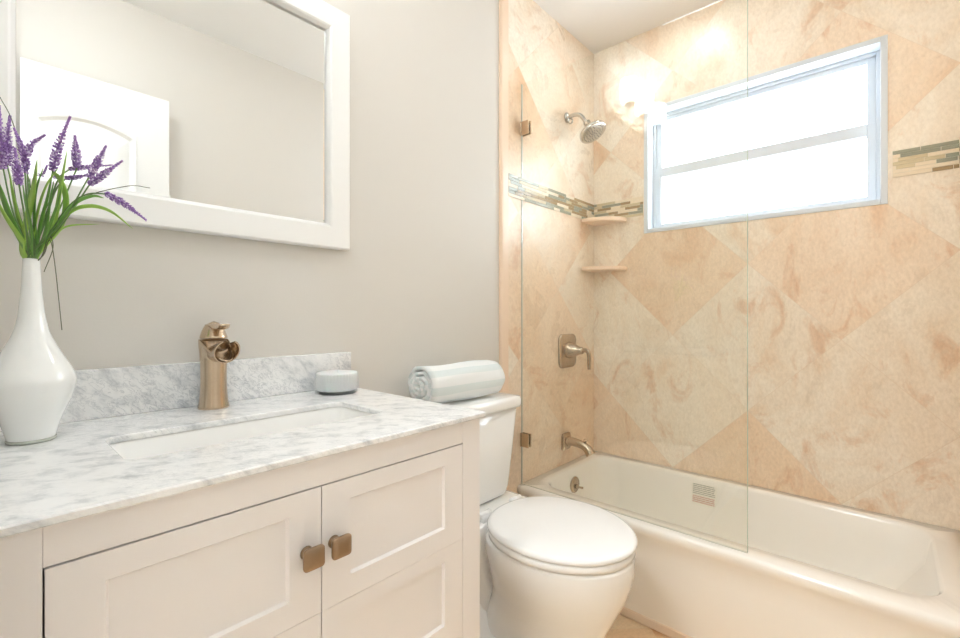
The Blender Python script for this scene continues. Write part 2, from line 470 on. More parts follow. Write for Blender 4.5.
for nm, a, b, xo in (('lower_sash', WZ0 + .032, ZM + .024, XW + .064), ('upper_sash', ZM - .024, WZ1 - .032, XW + .074)):
    bm = bmesh.new(); rect_ring(bm, WY0 + .032, WY1 - .032, a, b, 0.026, xo, xo + .022, tb=.016 if nm == 'lower_sash' else .046, tt=.046 if nm == 'lower_sash' else .02)
    s = obj(nm, bm, M['vinyl'], win, bevel=.002)
    obj('pane', box(xo + .009, xo + .013, WY0 + .05, WY1 - .05, a + .01, b - .01), M['pane'], s)

# ------------------------------------------------------------------ interior door, standing open along the opposite wall
door = thing('door_1', '', '', (0.022, -1.262, 0.01)); del door['label']; del door['category']; door['kind'] = 'structure'
DX0, DX1, DF = 0.022, 0.573, -1.245
bm = bmesh.new(); add_box(bm, DX0, DX1, DF - .035, DF, 0.01, 2.03)
obj('door_leaf', bm, M['door_white'], door, bevel=.002)
def arch_outline(inset, z0, zs, rise, xa=DX0 + .118, xb=DX1 - .118):
    xa += inset; xb -= inset; pts = [(xa, z0 + inset), (xb, z0 + inset)]
    for i in range(17):
        t = i / 16; x = xb + (xa - xb) * t
        u = abs(2 * t - 1)
        e = 1 - u * u
        pts.append((x, zs - inset + rise * e))
    return pts
def moulding(z0, zs, rise):
    bm = bmesh.new()
    steps = ((0.0, DF), (0.003, DF + .011), (0.014, DF + .009), (0.024, DF + .0005), (0.03, DF + .0005), (0.062, DF + .006), (0.07, DF + .0065))
    loft(bm, [xz(arch_outline(i, z0, zs, rise), y) for i, y in steps], cap0=False)
    return bm
obj('door_panel', moulding(0.98, 1.835, 0.035), M['door_white'], door)
obj('door_panel', moulding(0.20, 0.84, 0.0), M['door_white'], door)
bm = bmesh.new(); lathe(bm, [(.022, 0), (.022, .006), (.009, .009), (.009, .018), (.018, .023), (.020, .031), (.016, .038), (.002, .040)], (0.49, DF, 0.93), 'y')
obj('door_handle', bm, M['nickel'], door, smooth=True)

# ------------------------------------------------------------------ bathtub
TX0, TX1 = 1.495, XW
TY0, TY1 = YF + .010, -0.010
tub = thing('bathtub', 'cream white alcove bathtub with sloping apron between tiled walls', 'bathtub', ((TX0 + TX1) / 2, (TY0 + TY1) / 2, 0))
RZ = 0.378
K = 8
def tl(cx, cy, hx, hy, r): return rrect(cx, cy, hx, hy, r, K)
ix0, ix1, iy0, iy1 = 1.578, 2.098, -1.255, -0.068
def inner(d0, d1, e0, e1, r):   # inset from the left/right (x) and the near/far (y) edges
    a, b, c, d = ix0 + d0, ix1 - d1, iy0 + e0, iy1 - e1
    return tl((a + b) / 2, (c + d) / 2, (b - a) / 2, (d - c) / 2, r)
lip = inner(0, 0, 0, 0, .09)
outer = onto_rect(lip, (ix0 + ix1) / 2, (iy0 + iy1) / 2, TX0 + .012, TX1 - .001, TY0 + .001, TY1 - .001)
o1 = [(TX0 + .003 if abs(x - TX0 - .012) < 1e-6 else x, y) for x, y in outer]
o2 = [(TX0 if abs(x - TX0 - .012) < 1e-6 else x, y) for x, y in outer]
o3 = [(TX0 + .006 if abs(x - TX0 - .012) < 1e-6 else x, y) for x, y in outer]
o4 = [(TX0 + .026 if abs(x - TX0 - .012) < 1e-6 else x, y) for x, y in outer]
o5 = [(TX0 + .068 if abs(x - TX0 - .012) < 1e-6 else x, y) for x, y in outer]
rings = [xy(o5, 0.002), xy(o4, RZ - .12), xy(o4, RZ - .07), xy(o3, RZ - .038), xy(o2, RZ - .022), xy(o2, RZ - .012), xy(o1, RZ - .004), xy(outer, RZ),
         xy(inner(-.004, -.004, -.004, -.004, .092), RZ), xy(lip, RZ - .003), xy(inner(.006, .004, .006, .005, .09), RZ - .012), xy(inner(.018, .015, .02, .014, .09), RZ - .08),
         xy(inner(.04, .035, .10, .035, .09), RZ - .2), xy(inner(.065, .06, .16, .06, .08), RZ - .27), xy(inner(.10, .10, .22, .10, .07), RZ - .30), xy(inner(.2, .2, .5, .4, .03), RZ - .305)]
bm = bmesh.new(); loft(bm, rings, cap0=False)
tb = obj('tub_shell', bm, M['tub'], tub, smooth=True)
# overflow plate with trip lever, drain
bm = bmesh.new(); lathe(bm, [(.037, 0), (.037, -.005), (.033, -.009), (.012, -.010), (.001, -.010)], (1.832, iy1 - .012, .306), 'y', n=28, cap0=True)
ov = obj('overflow_plate', bm, M['nickel'], tub, smooth=True)
bm = bmesh.new(); tube(bm, catmull([(1.836, iy1 - .02, .300), (1.842, iy1 - .034, .297), (1.852, iy1 - .047, .293)]), .005); lathe(bm, [(.010, 0), (.010, -.012), (.002, -.013)], (1.834, iy1 - .02, .300), 'y', n=16)
obj('trip_lever', bm, M['nickel'], ov, smooth=True)
bm = bmesh.new(); lathe(bm, [(.035, 0), (.033, .003), (.012, .004), (.001, .006)], (1.84, -.33, RZ - .3045), 'z', n=24)
obj('drain', bm, M['nickel'], tub, smooth=True)
# warning sticker on the inner back wall
stk = thing('warning_sticker', 'small printed warning sticker on the inner far side of the tub', 'sticker', (2.075, -.56, .3))
def on_tub_back(y, z):   # inner back face of the tub at height z
    t = (RZ - .012 - z) / .068 if z > RZ - .08 else 1 + (RZ - .08 - z) / .12
    d = .004 + .011 * min(t, 1) + (.020 * (t - 1) if t > 1 else 0)
    return (ix1 - d - .0012, y, z)
bm = bmesh.new()
vs = [[bm.verts.new(on_tub_back(y, z)) for z in (.268, .298, .325, .356)] for y in (-.612, -.512)]
vb = [[bm.verts.new(Vector(v.co) + Vector((.001, 0, 0))) for v in r] for r in vs]
for i in range(3):
    bm.faces.new((vs[0][i], vs[1][i], vs[1][i + 1], vs[0][i + 1])); bm.faces.new((vb[0][i], vb[0][i + 1], vb[1][i + 1], vb[1][i]))
for a, b in ((0, 0), (0, 3)):
    i = b; bm.faces.new((vs[0][i], vs[1][i], vb[1][i], vb[0][i]))
obj('sticker_film', bm, M['sticker'], stk)
rng = random.Random(3)
def ink_lines(z_hi, n, step, m, nm, h):
    bm = bmesh.new()
    for i in range(n):
        z = z_hi - i * step; y = -.518
        while y > -.600:
            L = rng.uniform(.006, .018)
            for q in range(1):
                p = [on_tub_back(y, z), on_tub_back(max(y - L, -.606), z), on_tub_back(max(y - L, -.606), z - h), on_tub_back(y, z - h)]
                f = [bm.verts.new(Vector(v) - Vector((.0006, 0, 0))) for v in p]; bm.faces.new(f)
                g2 = [bm.verts.new(Vector(v) - Vector((.0001, 0, 0))) for v in p]; bm.faces.new(g2[::-1])
            y -= L + .002
    obj(nm, bm, m, stk)
ink_lines(.351, 6, .0074, M['ink_grey'], 'grey_print', .0030)
ink_lines(.303, 4, .0076, M['ink_red'], 'red_print', .0040)
# small tile strip at the foot of the apron
bm = bmesh.new(); prism(bm, [(1.560, 0), (1.554, .004), (1.5545, .030), (1.558, .035), (1.5625, .035), (1.5625, 0)], xz, TY0 + .002, TY1 - .005)
structure('trim_10', bm, M['foot_strip'])

# ------------------------------------------------------------------ shower glass
GX = 1.523
gp = thing('shower_screen', 'frameless clear glass shower screen standing on the tub rim', 'shower screen', (GX + .004, -.42, RZ))
obj('glass_pane', box(GX, GX + .008, -.840, -.0125, RZ + .002, 2.045), M['glass'], gp)
bm = bmesh.new(); add_box(bm, GX + .0003, GX + .0077, -.8412, -.8401, RZ + .002, 2.045)
obj('polished_edge', bm, M['glass_edge'], gp)
obj('bottom_seal', box(GX + .0003, GX + .0077, -.8412, -.0125, RZ - .0003, RZ + .0018), M['seal'], gp)
obj('wall_seal', box(GX + .0003, GX + .0077, -.0124, -.0102, RZ - .0003, 2.045), M['seal'], gp)
for z in (1.857, 0.563):
    bm = bmesh.new(); add_box(bm, GX - .007, GX - .0002, -.052, -.0142, z - .028, z + .028); add_box(bm, GX + .0082, GX + .015, -.052, -.0142, z - .028, z + .028)
    add_box(bm, GX - .009, GX + .017, -.0160, -.0105, z - .028, z + .028)
    obj('wall_clamp', bm, M['bronze'], gp, bevel=.0012)

# ------------------------------------------------------------------ shower fittings
SX = 1.885
sh = thing('wall_shower', 'round brushed nickel shower head on a bent arm above the tub', 'shower head', (SX, -.011, 2.02))
bm = bmesh.new(); lathe(bm, [(.024, 0), (.024, -.004), (.016, -.010), (.011, -.014)], (SX, -.0115, 2.022), 'y', n=24)
obj('flange', bm, M['chrome'], sh, smooth=True)
arm = catmull([(SX, -.015, 2.022), (SX, -.055, 2.024), (SX, -.085, 2.010), (SX, -.112, 1.972)], 6)
bm = bmesh.new(); tube(bm, arm, .0095, 14); obj('shower_arm', bm, M['chrome'], sh, smooth=True)
hd_c = Vector((SX, -.128, 1.948)); ax = Vector((0.0, -0.50, -0.87)).normalized()
rot = ax.to_track_quat('Z', 'Y').to_matrix().to_4x4(); rot.translation = hd_c
bm = bmesh.new(); lathe(bm, [(.010, -.03), (.016, -.026), (.017, -.012), (.020, -.006), (.034, .010), (.052, .020), (.062, .028), (.0635, .038), (.061, .043), (.056, .044)], n=40)
bmesh.ops.transform(bm, matrix=rot, verts=bm.verts[:])
hd = obj('spray_head', bm, M['chrome'], sh, smooth=True)
bm = bmesh.new()
for rr, n in ((.008, 5), (.020, 10), (.033, 16), (.046, 22)):
    for i in range(n):
        a = 2 * pi * i / n + rr * 50; lathe(bm, [(.0026, .0425), (.0024, .0455), (.001, .0462)], (rr * cos(a), rr * sin(a), 0), n=6)
bmesh.ops.transform(bm, matrix=rot, verts=bm.verts[:])
obj('spray_nozzles', bm, M['nozzle'], hd)
# small ring hook under the arm
bm = bmesh.new(); rp = [(SX + .0, -.030 + .011 * cos(a * pi / 8), 2.000 + .011 * sin(a * pi / 8)) for a in range(17)]
tube(bm, rp, .0035, 8); obj('hook_ring', bm, M['chrome'], sh, smooth=True)

vl = thing('shower_valve', 'brushed nickel shower valve with square plate and bent lever handle', 'shower valve', (SX, -.011, .912))
bm = bmesh.new()
def bow(h, r):
    pts = rrect(0, 0, h, h, r, 6); return pts
rg = []
for h, r, y in ((.080, .028, -.0102), (.080, .028, -.013), (.076, .026, -.018), (.060, .022, -.022), (.03, .015, -.0235)):
    rg.append([(SX + p[0] * (1 - .10 * (abs(p[1]) / .08) ** 2), y, .912 + p[1]) for p in bow(h, r)])
loft(bm, rg); obj('escutcheon_plate', bm, M['nickel'], vl, smooth=True, bevel=0)
bm = bmesh.new(); lathe(bm, [(.040, -.020), (.039, -.028), (.033, -.045), (.024, -.066), (.018, -.078), (.0165, -.09), (.012, -.098), (.001, -.1)], (SX, 0, .916), 'y', n=32)
obj('handle_hub', bm, M['nickel'], vl, smooth=True)
bm = bmesh.new(); tube(bm, catmull([(SX, -.085, .916), (SX, -.108, .919), (SX, -.122, .913), (SX, -.128, .890), (SX, -.128, .858), (SX, -.128, .832)], 6), lambda t: .0105 - .002 * t, 12, flat=.8)
obj('lever', bm, M['nickel'], vl, smooth=True)

sp = thing('tub_spout', 'brushed nickel tub spout with diverter knob over the tub end', 'tub spout', (SX, -.011, .487))
bm = bmesh.new(); loft(bm, [[(SX - .012 + p[0], y, .484 + p[1]) for p in rrect(0, 0, h, h * 1.1, h * .35, 5)] for h, y in ((.036, -.0102), (.036, -.016), (.032, -.020), (.026, -.024))])
obj('flange', bm, M['nickel'], sp, smooth=True)
pth = catmull([(SX - .012, -.018, .486), (SX - .010, -.05, .487), (SX - .008, -.09, .482), (SX - .006, -.122, .467), (SX - .005, -.14, .443)], 6)
bm = bmesh.new(); tube(bm, pth, lambda t: .023 - .005 * sin(t * pi) + .001 * t, 18)
obj('spout_body', bm, M['nickel'], sp, smooth=True)
bm = bmesh.new(); lathe(bm, [(.004, 0), (.004, .014), (.009, .017), (.009, .023), (.006, .025)], (SX - .006, -.112, .485), 'z', n=14)
obj('diverter_knob', bm, M['nickel'], sp, smooth=True)

# corner shelves
def shelf(z, label):
    bm = bmesh.new(); n = 20; pts = [(XW - .0005, -.0145)]
    cx, cy = XW - .0005, -.0145; rx, ry = .135, .178
    pts = [(cx, cy)] + [(cx - rx * abs(cos(a)) ** .9, cy - ry * abs(sin(a)) ** .9) for a in [i * pi / 2 / n for i in range(n + 1)]]
    prism(bm, pts, xy, z - .020, z)
    return tag(obj('corner_shelf', bm, M['bullnose'], bevel=.005, seg=3), label, 'shelf', 'stone corner shelves in the shower')
shelf(1.5615, 'upper stone corner shelf right under the mosaic border')
shelf(1.322, 'lower stone corner shelf, a hand below the other')

# ------------------------------------------------------------------ vanity cabinet
VX0, VX1, VYF, VZT = -0.008, 0.700, -0.520, 0.8700
van = thing('vanity_cabinet', 'white painted vanity cabinet with two panelled doors under the marble top', 'cabinet', (.346, -.26, 0))
bm = bmesh.new()
add_box(bm, VX0, VX0 + .02, VYF + .02, -.002, .10, VZT); add_box(bm, VX1 - .02, VX1, VYF + .02, -.002, .10, VZT)
add_box(bm, VX0 + .02, VX1 - .02, VYF + .02, -.002, .10, .12); add_box(bm, VX0 + .02, VX1 - .02, -.014, -.002, .12, VZT)
add_box(bm, VX0 + .02, VX1 - .02, VYF + .02, -.014, .40, .415)
obj('cabinet_body', bm, M['cabinet'], van)
FL, FR = 0.0445, 0.650          # door opening
bm = bmesh.new()
add_box(bm, VX0, FL, VYF, VYF + .0215, 0.10, VZT); add_box(bm, FR, VX1, VYF, VYF + .0215, 0.10, VZT)
add_box(bm, FL, FR, VYF + .0006, VYF + .0215, .8255, VZT); add_box(bm, FL, FR, VYF + .0006, VYF + .0215, .375, .4465)
add_box(bm, FL, FR, VYF + .0006, VYF + .0215, .10, .135)
obj('face_frame', bm, M['cabinet'], van, bevel=.0008)
for x in (VX0, VX1 - .05):
    for y in (VYF, -.052):
        bm = bmesh.new(); add_box(bm, x, x + .05, y, y + .05, 0.0, .10); obj('leg', bm, M['cabinet'], van, bevel=.001)
obj('drawer_front', box(FL + .002, FR - .002, VYF + .0005, VYF + .018, .137, .373), M['cabinet'], van, bevel=.001)
def recess_face(bm, x0, x1, z0, z1, holes, yf, depth, thick, ch=.003):
    """a door slab whose front has recessed panels; holes = [(x0,x1,z0,z1)] stacked along z"""
    xs = [x0, holes[0][0], holes[0][1], x1]
    zs = [z0] + [v for h in holes for v in (h[2], h[3])] + [z1]
    G = [[bm.verts.new((x, yf, z)) for z in zs] for x in xs]
    for i in range(3):
        for j in range(len(zs) - 1):
            if i == 1 and j % 2 == 1:
                a, b, c, d = G[1][j], G[2][j], G[2][j + 1], G[1][j + 1]
                ins = [bm.verts.new((v.co.x + sx * ch, yf + depth, v.co.z + sz * ch)) for v, sx, sz in ((a, 1, 1), (b, -1, 1), (c, -1, -1), (d, 1, -1))]
                q = (a, b, c, d)
                for k in range(4): bm.faces.new((q[k], q[(k + 1) % 4], ins[(k + 1) % 4], ins[k]))
                bm.faces.new(ins)
            else:
                bm.faces.new((G[i][j], G[i + 1][j], G[i + 1][j + 1], G[i][j + 1]))
    B = [bm.verts.new((x, yf + thick, z)) for x, z in ((x0, z0), (x1, z0), (x1, z1), (x0, z1))]
    bm.faces.new(B[::-1])
    bm.faces.new([G[i][0] for i in range(4)] + [B[1], B[0]]); bm.faces.new([G[i][-1] for i in range(3, -1, -1)] + [B[3], B[2]])
    bm.faces.new([v for v in reversed(G[0])] + [B[0], B[3]]); bm.faces.new([v for v in G[3]] + [B[2], B[1]])
SPL = .346; SEAM = .636
for i, (a, b, hx) in enumerate(((FL + .0018, SPL - .001, None), (SPL + .001, FR - .0018, None))):
    st = .048
    d = None
    # two panel frames meeting at a fine V groove
    bm = bmesh.new()
    recess_face(bm, a, b, SEAM + .0004, .8237, [(a + st, b - st, .672, .7925)], VYF - .0005, .0055, .019)
    recess_face(bm, a, b, .4483, SEAM - .0004, [(a + st, b - st, .486, .610)], VYF - .0005, .0055, .019)
    d = obj('cabinet_door', bm, M['cabinet'], van)
    kx = .3225 if i == 0 else .3665
    kz = .734
    bm = bmesh.new(); lathe(bm, [(.010, VYF + .0), (.0085, VYF - .004), (.0060, VYF - .008), (.0062, VYF - .014), (.009, VYF - .0185)], (kx, 0, kz), 'y', n=20)
    h = .0158
    loft(bm, [[(kx + p[0], y, kz + p[1]) for p in rrect(0, 0, hh, hh, hh * .32, 4)] for hh, y in ((h * .7, VYF - .017), (h * .96, VYF - .0195), (h, VYF - .022), (h * .99, VYF - .0245), (h * .9, VYF - .0265), (h * .4, VYF - .0275))])
    obj('knob', bm, M['knob'], d, smooth=True)

# ------------------------------------------------------------------ marble top with cut-out and backsplash
CZ = .881
top = thing('vanity_countertop', 'white marble vanity top with soft grey veins around the sink', 'countertop', (.346, -.26, VZT))
hole = rrect(.352, -.291, .2135, .0865, .022, 6)
outr = onto_rect(hole, .352, -.291, -.015, .706, -.532, -.0005)
bm = bmesh.new()
sh_ = lambda pts, d: [((x + (d if x < .352 else -d)) if min(abs(x + .015), abs(x - .706)) < 1e-6 else x, (y + (d if y < -.29 else 0)) if abs(y + .532) < 1e-6 else y) for x, y in pts]
hin = rrect(.352, -.291, .2135 + .002, .0865 + .002, .024, 6)
rings = [xy(hole, VZT + .0005), xy(hole, CZ - .002), xy(hin, CZ), xy(sh_(outr, .002), CZ), xy(outr, CZ - .002), xy(outr, VZT + .002), xy(sh_(outr, .0015), VZT + .0005)]
vr = loft(bm, rings, cap0=False, cap1=False)
n = len(vr[0])
for i in range(n): bm.faces.new((vr[-1][i], vr[-1][(i + 1) % n], vr[0][(i + 1) % n], vr[0][i]))
obj('marble_slab', bm, M['marble'], top)
tag(obj('marble_backsplash', box(-.015, .7105, -.0205, -.0005, CZ + .0003, .9765), M['marble'], bevel=.0012), 'low grey veined marble backsplash strip standing behind the faucet', 'backsplash')
# undermount basin
sk = thing('sink_basin', 'white rectangular undermount sink set below the marble top', 'sink', (.352, -.291, .74))
bm = bmesh.new(); R_ = lambda dx, dy, r: rrect(.352, -.291, .2135 + dx, .0865 + dy, r, 6)
rings = [xy(R_(.016, .016, .03), VZT - .020), xy(R_(.016, .016, .03), VZT), xy(R_(.003, .003, .025), VZT), xy(R_(.0, .0, .025), VZT - .004), xy(R_(-.006, -.005, .03), VZT - .05), xy(R_(-.016, -.014, .035), VZT - .10), xy(R_(-.04, -.03, .035), VZT - .122), xy(R_(-.12, -.055, .02), VZT - .128)]
vv = loft(bm, rings, cap0=False)
obj('basin_shell', bm, M['porcelain'], sk, smooth=True)
bm = bmesh.new(); lathe(bm, [(.022, 0), (.021, .003), (.010, .0035), (.001, .005)], (.352, -.291, VZT - .1278), 'z', n=20); obj('drain', bm, M['nickel'], sk, smooth=True)

# ------------------------------------------------------------------ faucet (open waterfall spout)
FXc, FYc = .344, -.066
fa = thing('basin_faucet', 'champagne bronze waterfall faucet behind the sink', 'faucet', (FXc, FYc, CZ))
prof = [(.0300, 0), (.0300, .003), (.0282, .012), (.0262, .030), (.0250, .055), (.0250, .080), (.0262, .105), (.0280, .128)]
# column whose top flares forward into a scoop: ring tilts progressively
def scoop_ring(r, h, fwd, tilt, n=36, wid=1.0):
    pts = []
    for i in range(n):
        a = 2 * pi * i / n
        x = r * cos(a) * wid; y = r * sin(a)
        y2 = y - fwd * max(0, -sin(a)) ** 1.4
        z = h + tilt * max(0, -sin(a)) ** 1.3
        pts.append((FXc + x, FYc + y2, CZ + z))
    return pts
bm = bmesh.new()
rings = [scoop_ring(r, h, 0, 0) for r, h in prof]
rings += [scoop_ring(.0288, .136, .008, -.014), scoop_ring(.0290, .141, .024, -.030), scoop_ring(.0290, .146, .046, -.042), scoop_ring(.0285, .148, .058, -.042)]
inn = [scoop_ring(.0262, .148, .057, -.040), scoop_ring(.0255, .143, .045, -.036), scoop_ring(.0240, .134, .018, -.024), scoop_ring(.0225, .120, .0, -.008), scoop_ring(.012, .112, 0, 0)]
loft(bm, rings + inn)
fb = obj('faucet_body', bm, M['bronze'], fa, smooth=True)
# rolled side walls that make the round mouth of the spout
bm = bmesh.new()
mouth = []
mc = Vector((FXc + .001, FYc - .068, CZ + .124)); R0 = .0235
for s, (yo, rr, zo) in enumerate(((.044, .021, -.004), (.022, .0218, -.002), (.004, .0230, 0), (-.008, .0245, .001), (-.0095, .0245, .001), (-.008, .0222, .001), (.004, .0208, 0), (.022, .0198, -.002), (.044, .019, -.004))):
    ring = []
    for i in range(25):
        a = radians(118 + 304 * i / 24)
        ring.append((mc.x + rr * cos(a), mc.y + yo - .012 * sin(a), mc.z + zo + rr * sin(a)))
    mouth.append(ring)
loft(bm, mouth, False, False, closed=False)
obj('spout_mouth', bm, M['bronze'], fa, smooth=True)
# lever block with upturned tip
bm = bmesh.new()
hr = []
for (z, yo, a, b, zt) in ((0.1500, 0, .026, .026, 0), (0.1522, 0, .0265, .0265, 0), (0.1559, .001, .0255, .0255, 0), (0.1663, .002, .022, .0225, -.001), (0.1752, .004, .018, .019, -.004), (0.1796, .006, .013, .0145, -.005), (0.1818, .007, .006, .008, -.005)):
    hr.append([(FXc + a * cos(t) , FYc + yo + b * sin(t), CZ + z + zt * sin(t)) for t in [2 * pi * i / 28 for i in range(28)]])
loft(bm, hr)
hb = obj('handle', bm, M['bronze'], fa, smooth=True)
bm = bmesh.new()
pth = catmull([(FXc, FYc + .006, CZ + .178), (FXc, FYc - .014, CZ + .178), (FXc, FYc - .034, CZ + .173), (FXc, FYc - .054, CZ + .173), (FXc, FYc - .066, CZ + .180)], 6)
fr_ = [(p, ) for p in pth]
rings = []
for i, p in enumerate(pth):
    t = i / (len(pth) - 1); wdt = .0165 - .006 * t; th = .0042 - .0018 * t
    rings.append([(p.x + wdt * cos(a), p.y, p.z + th * sin(a)) for a in [2 * pi * k / 14 for k in range(14)]])
loft(bm, rings); obj('lever_tip', bm, M['bronze'], hb, smooth=True)

# ------------------------------------------------------------------ candle in ribbed glass
cx_, cy_ = .624, -.092
cd = thing('candle', 'white candle in a ribbed clear glass jar by the sink', 'candle', (cx_, cy_, CZ))
rib = lambda a: 1 + .018 * cos(a * 40)
bm = bmesh.new(); lathe(bm, [(.047, 0), (.051, .001), (.0535, .006), (.0545, .014), (.0545, .046), (.0535, .052), (.0515, .052), (.0512, .010), (.046, .007), (.002, .007)], (cx_, cy_, CZ), n=160, fn=rib)
obj('glass_jar', bm, M['candle_glass'], cd, smooth=True)
bm = bmesh.new(); lathe(bm, [(.047, .009), (.0500, .012), (.0508, .050), (.0498, .0528), (.002, .0515)], (cx_, cy_, CZ), n=160, fn=lambda a: 1 + .012 * cos(a * 40)); wx = obj('wax', bm, M['wax'], cd, smooth=True)
bm = bmesh.new(); tube(bm, [(cx_, cy_, CZ + .049), (cx_ + .001, cy_, CZ + .055), (cx_ + .002, cy_, CZ + .060)], .0009, 6); obj('wick', bm, M['wax'], wx)

# ------------------------------------------------------------------ vase
vx, vy = .0587, -.141
vs_ = thing('vase', 'white bottle-shaped glass vase with long neck holding lavender', 'vase', (vx, vy, CZ))
kk = .001587
zz = lambda py: 1.08 - (py - 315.5) * kk - CZ
prof = [(24.5, 437.5), (25.6, 434), (28.9, 424), (33.8, 414), (40.4, 402), (44.3, 392), (46.3, 382), (44.3, 374), (38.7, 364.5), (32, 355), (25.6, 345), (18.3, 332), (14, 316), (11, 293), (9.6, 275), (8.8, 262), (8.9, 259.5)]
kr = kk * .735
pr_ = catmull([(r * kr, 0, zz(p)) for r, p in prof], 4)
bm = bmesh.new()
prf = [(.002, zz(437.5) + .002)] + [(p.x, p.z) for p in pr_] + [(8.0 * kr, zz(258.8)), (7.2 * kr, zz(260)), (7.2 * kr, zz(290)), (.001, zz(300))]
lathe(bm, prf, (vx, vy, CZ), n=56)
obj('milk_glass_body', bm, M['vase'], vs_, smooth=True)
bm = bmesh.new(); lathe(bm, [(.0005, 0), (.027, 0.0), (.0295, .002), (.0297, .006), (24.5 * kr + .0007, zz(437.5) - .0003), (.0005, zz(437.5) - .0003)], (vx, vy, CZ), n=56)
obj('clear_foot', bm, M['vase_foot'], vs_, smooth=True)

# ------------------------------------------------------------------ lavender and grass leaves in the vase
FWD = Vector((cos(YAW), sin(YAW), 0)); RGT = Vector((sin(YAW), -cos(YAW), 0))
def world_at(px, py, depth):
    """a point of the bouquet, measured on the photograph, at a chosen distance from the eye"""
    return EYE + (FWD * FPX + RGT * (px - 480) + Vector((0, 0, 1)) * (315.5 - py)) * (kk * depth)
def ribbon(bm, pts, wid, mi=0, twist=0.0, side=None):
    ps = catmull(pts, 6); m = len(ps); A = []; B = []
    for i, p in enumerate(ps):
        t = i / (m - 1); T = (ps[min(i + 1, m - 1)] - ps[max(i - 1, 0)]).normalized()
        S = T.cross(side or (FWD + RGT * .3)).normalized()
        ww = wid * (sin(pi * (0.05 + .95 * t)) ** .7 if t < .999 else .02)
        dn = FWD * .0012
        A.append((p - S * ww, p + dn * ww * 300 * .3, p + S * ww))
    V = [[bm.verts.new(q) for q in r] for r in A]
    W = [[bm.verts.new(Vector(q) + FWD * .0004) for q in r] for r in A]
    for i in range(m - 1):
        for j in (0, 1):
            bm.faces.new((V[i][j], V[i][j + 1], V[i + 1][j + 1], V[i + 1][j])); bm.faces.new((W[i][j], W[i + 1][j], W[i + 1][j + 1], W[i][j + 1]))
        bm.faces.new((V[i][0], V[i + 1][0], W[i + 1][0], W[i][0])); bm.faces.new((V[i][2], W[i][2], W[i + 1][2], V[i + 1][2]))
    for e in (0, -1):
        bm.faces.new((V[e][0], W[e][0], W[e][1], V[e][1])); bm.faces.new((V[e][1], W[e][1], W[e][2], V[e][2]))

def spike(bm, pts, wid, rng):
    ps = catmull(pts, 8); fr = frames(ps); m = len(fr)
    L = sum((ps[i + 1] - ps[i]).length for i in range(m - 1))
    nw = max(6, int(L / .0031))
    for k in range(nw):
        t = k / (nw - 1); idx = min(m - 1, int(t * (m - 1))); p, T, a, b = fr[idx]
        ww = wid * (0.75 + .35 * sin(pi * min(1, t * 1.3))) * (1 - .72 * t ** 2.2)
        nf = 6 if t < .85 else 4
        for j in range(nf):
            an = 2 * pi * (j + .5 * (k % 2)) / nf + rng.uniform(-.25, .25)
            rad = (a * cos(an) + b * sin(an))
            c = p + rad * ww * rng.uniform(.7, 1.05) + T * rng.uniform(-.001, .001)
            d = (rad * .8 + T * .7).normalized(); s = ww * .34 + .0008
            u = d.cross(T).normalized(); v = d.cross(u)
            mi = 1 if rng.random() < .38 else 0
            tip = bm.verts.new(c + d * s * 1.5); bot = bm.verts.new(c - d * s)
            rg = [bm.verts.new(c + (u * cos(q * pi * 2 / 5) + v * sin(q * pi * 2 / 5)) * s * .8) for q in range(5)]
            for q in range(5):
                f = bm.faces.new((rg[q], rg[(q + 1) % 5], tip)); f.material_index = mi
                f = bm.faces.new((rg[(q + 1) % 5], rg[q], bot)); f.material_index = mi
    tube(bm, ps, wid * .35, 6)
rng = random.Random(5)
NK = (32.5, 262)
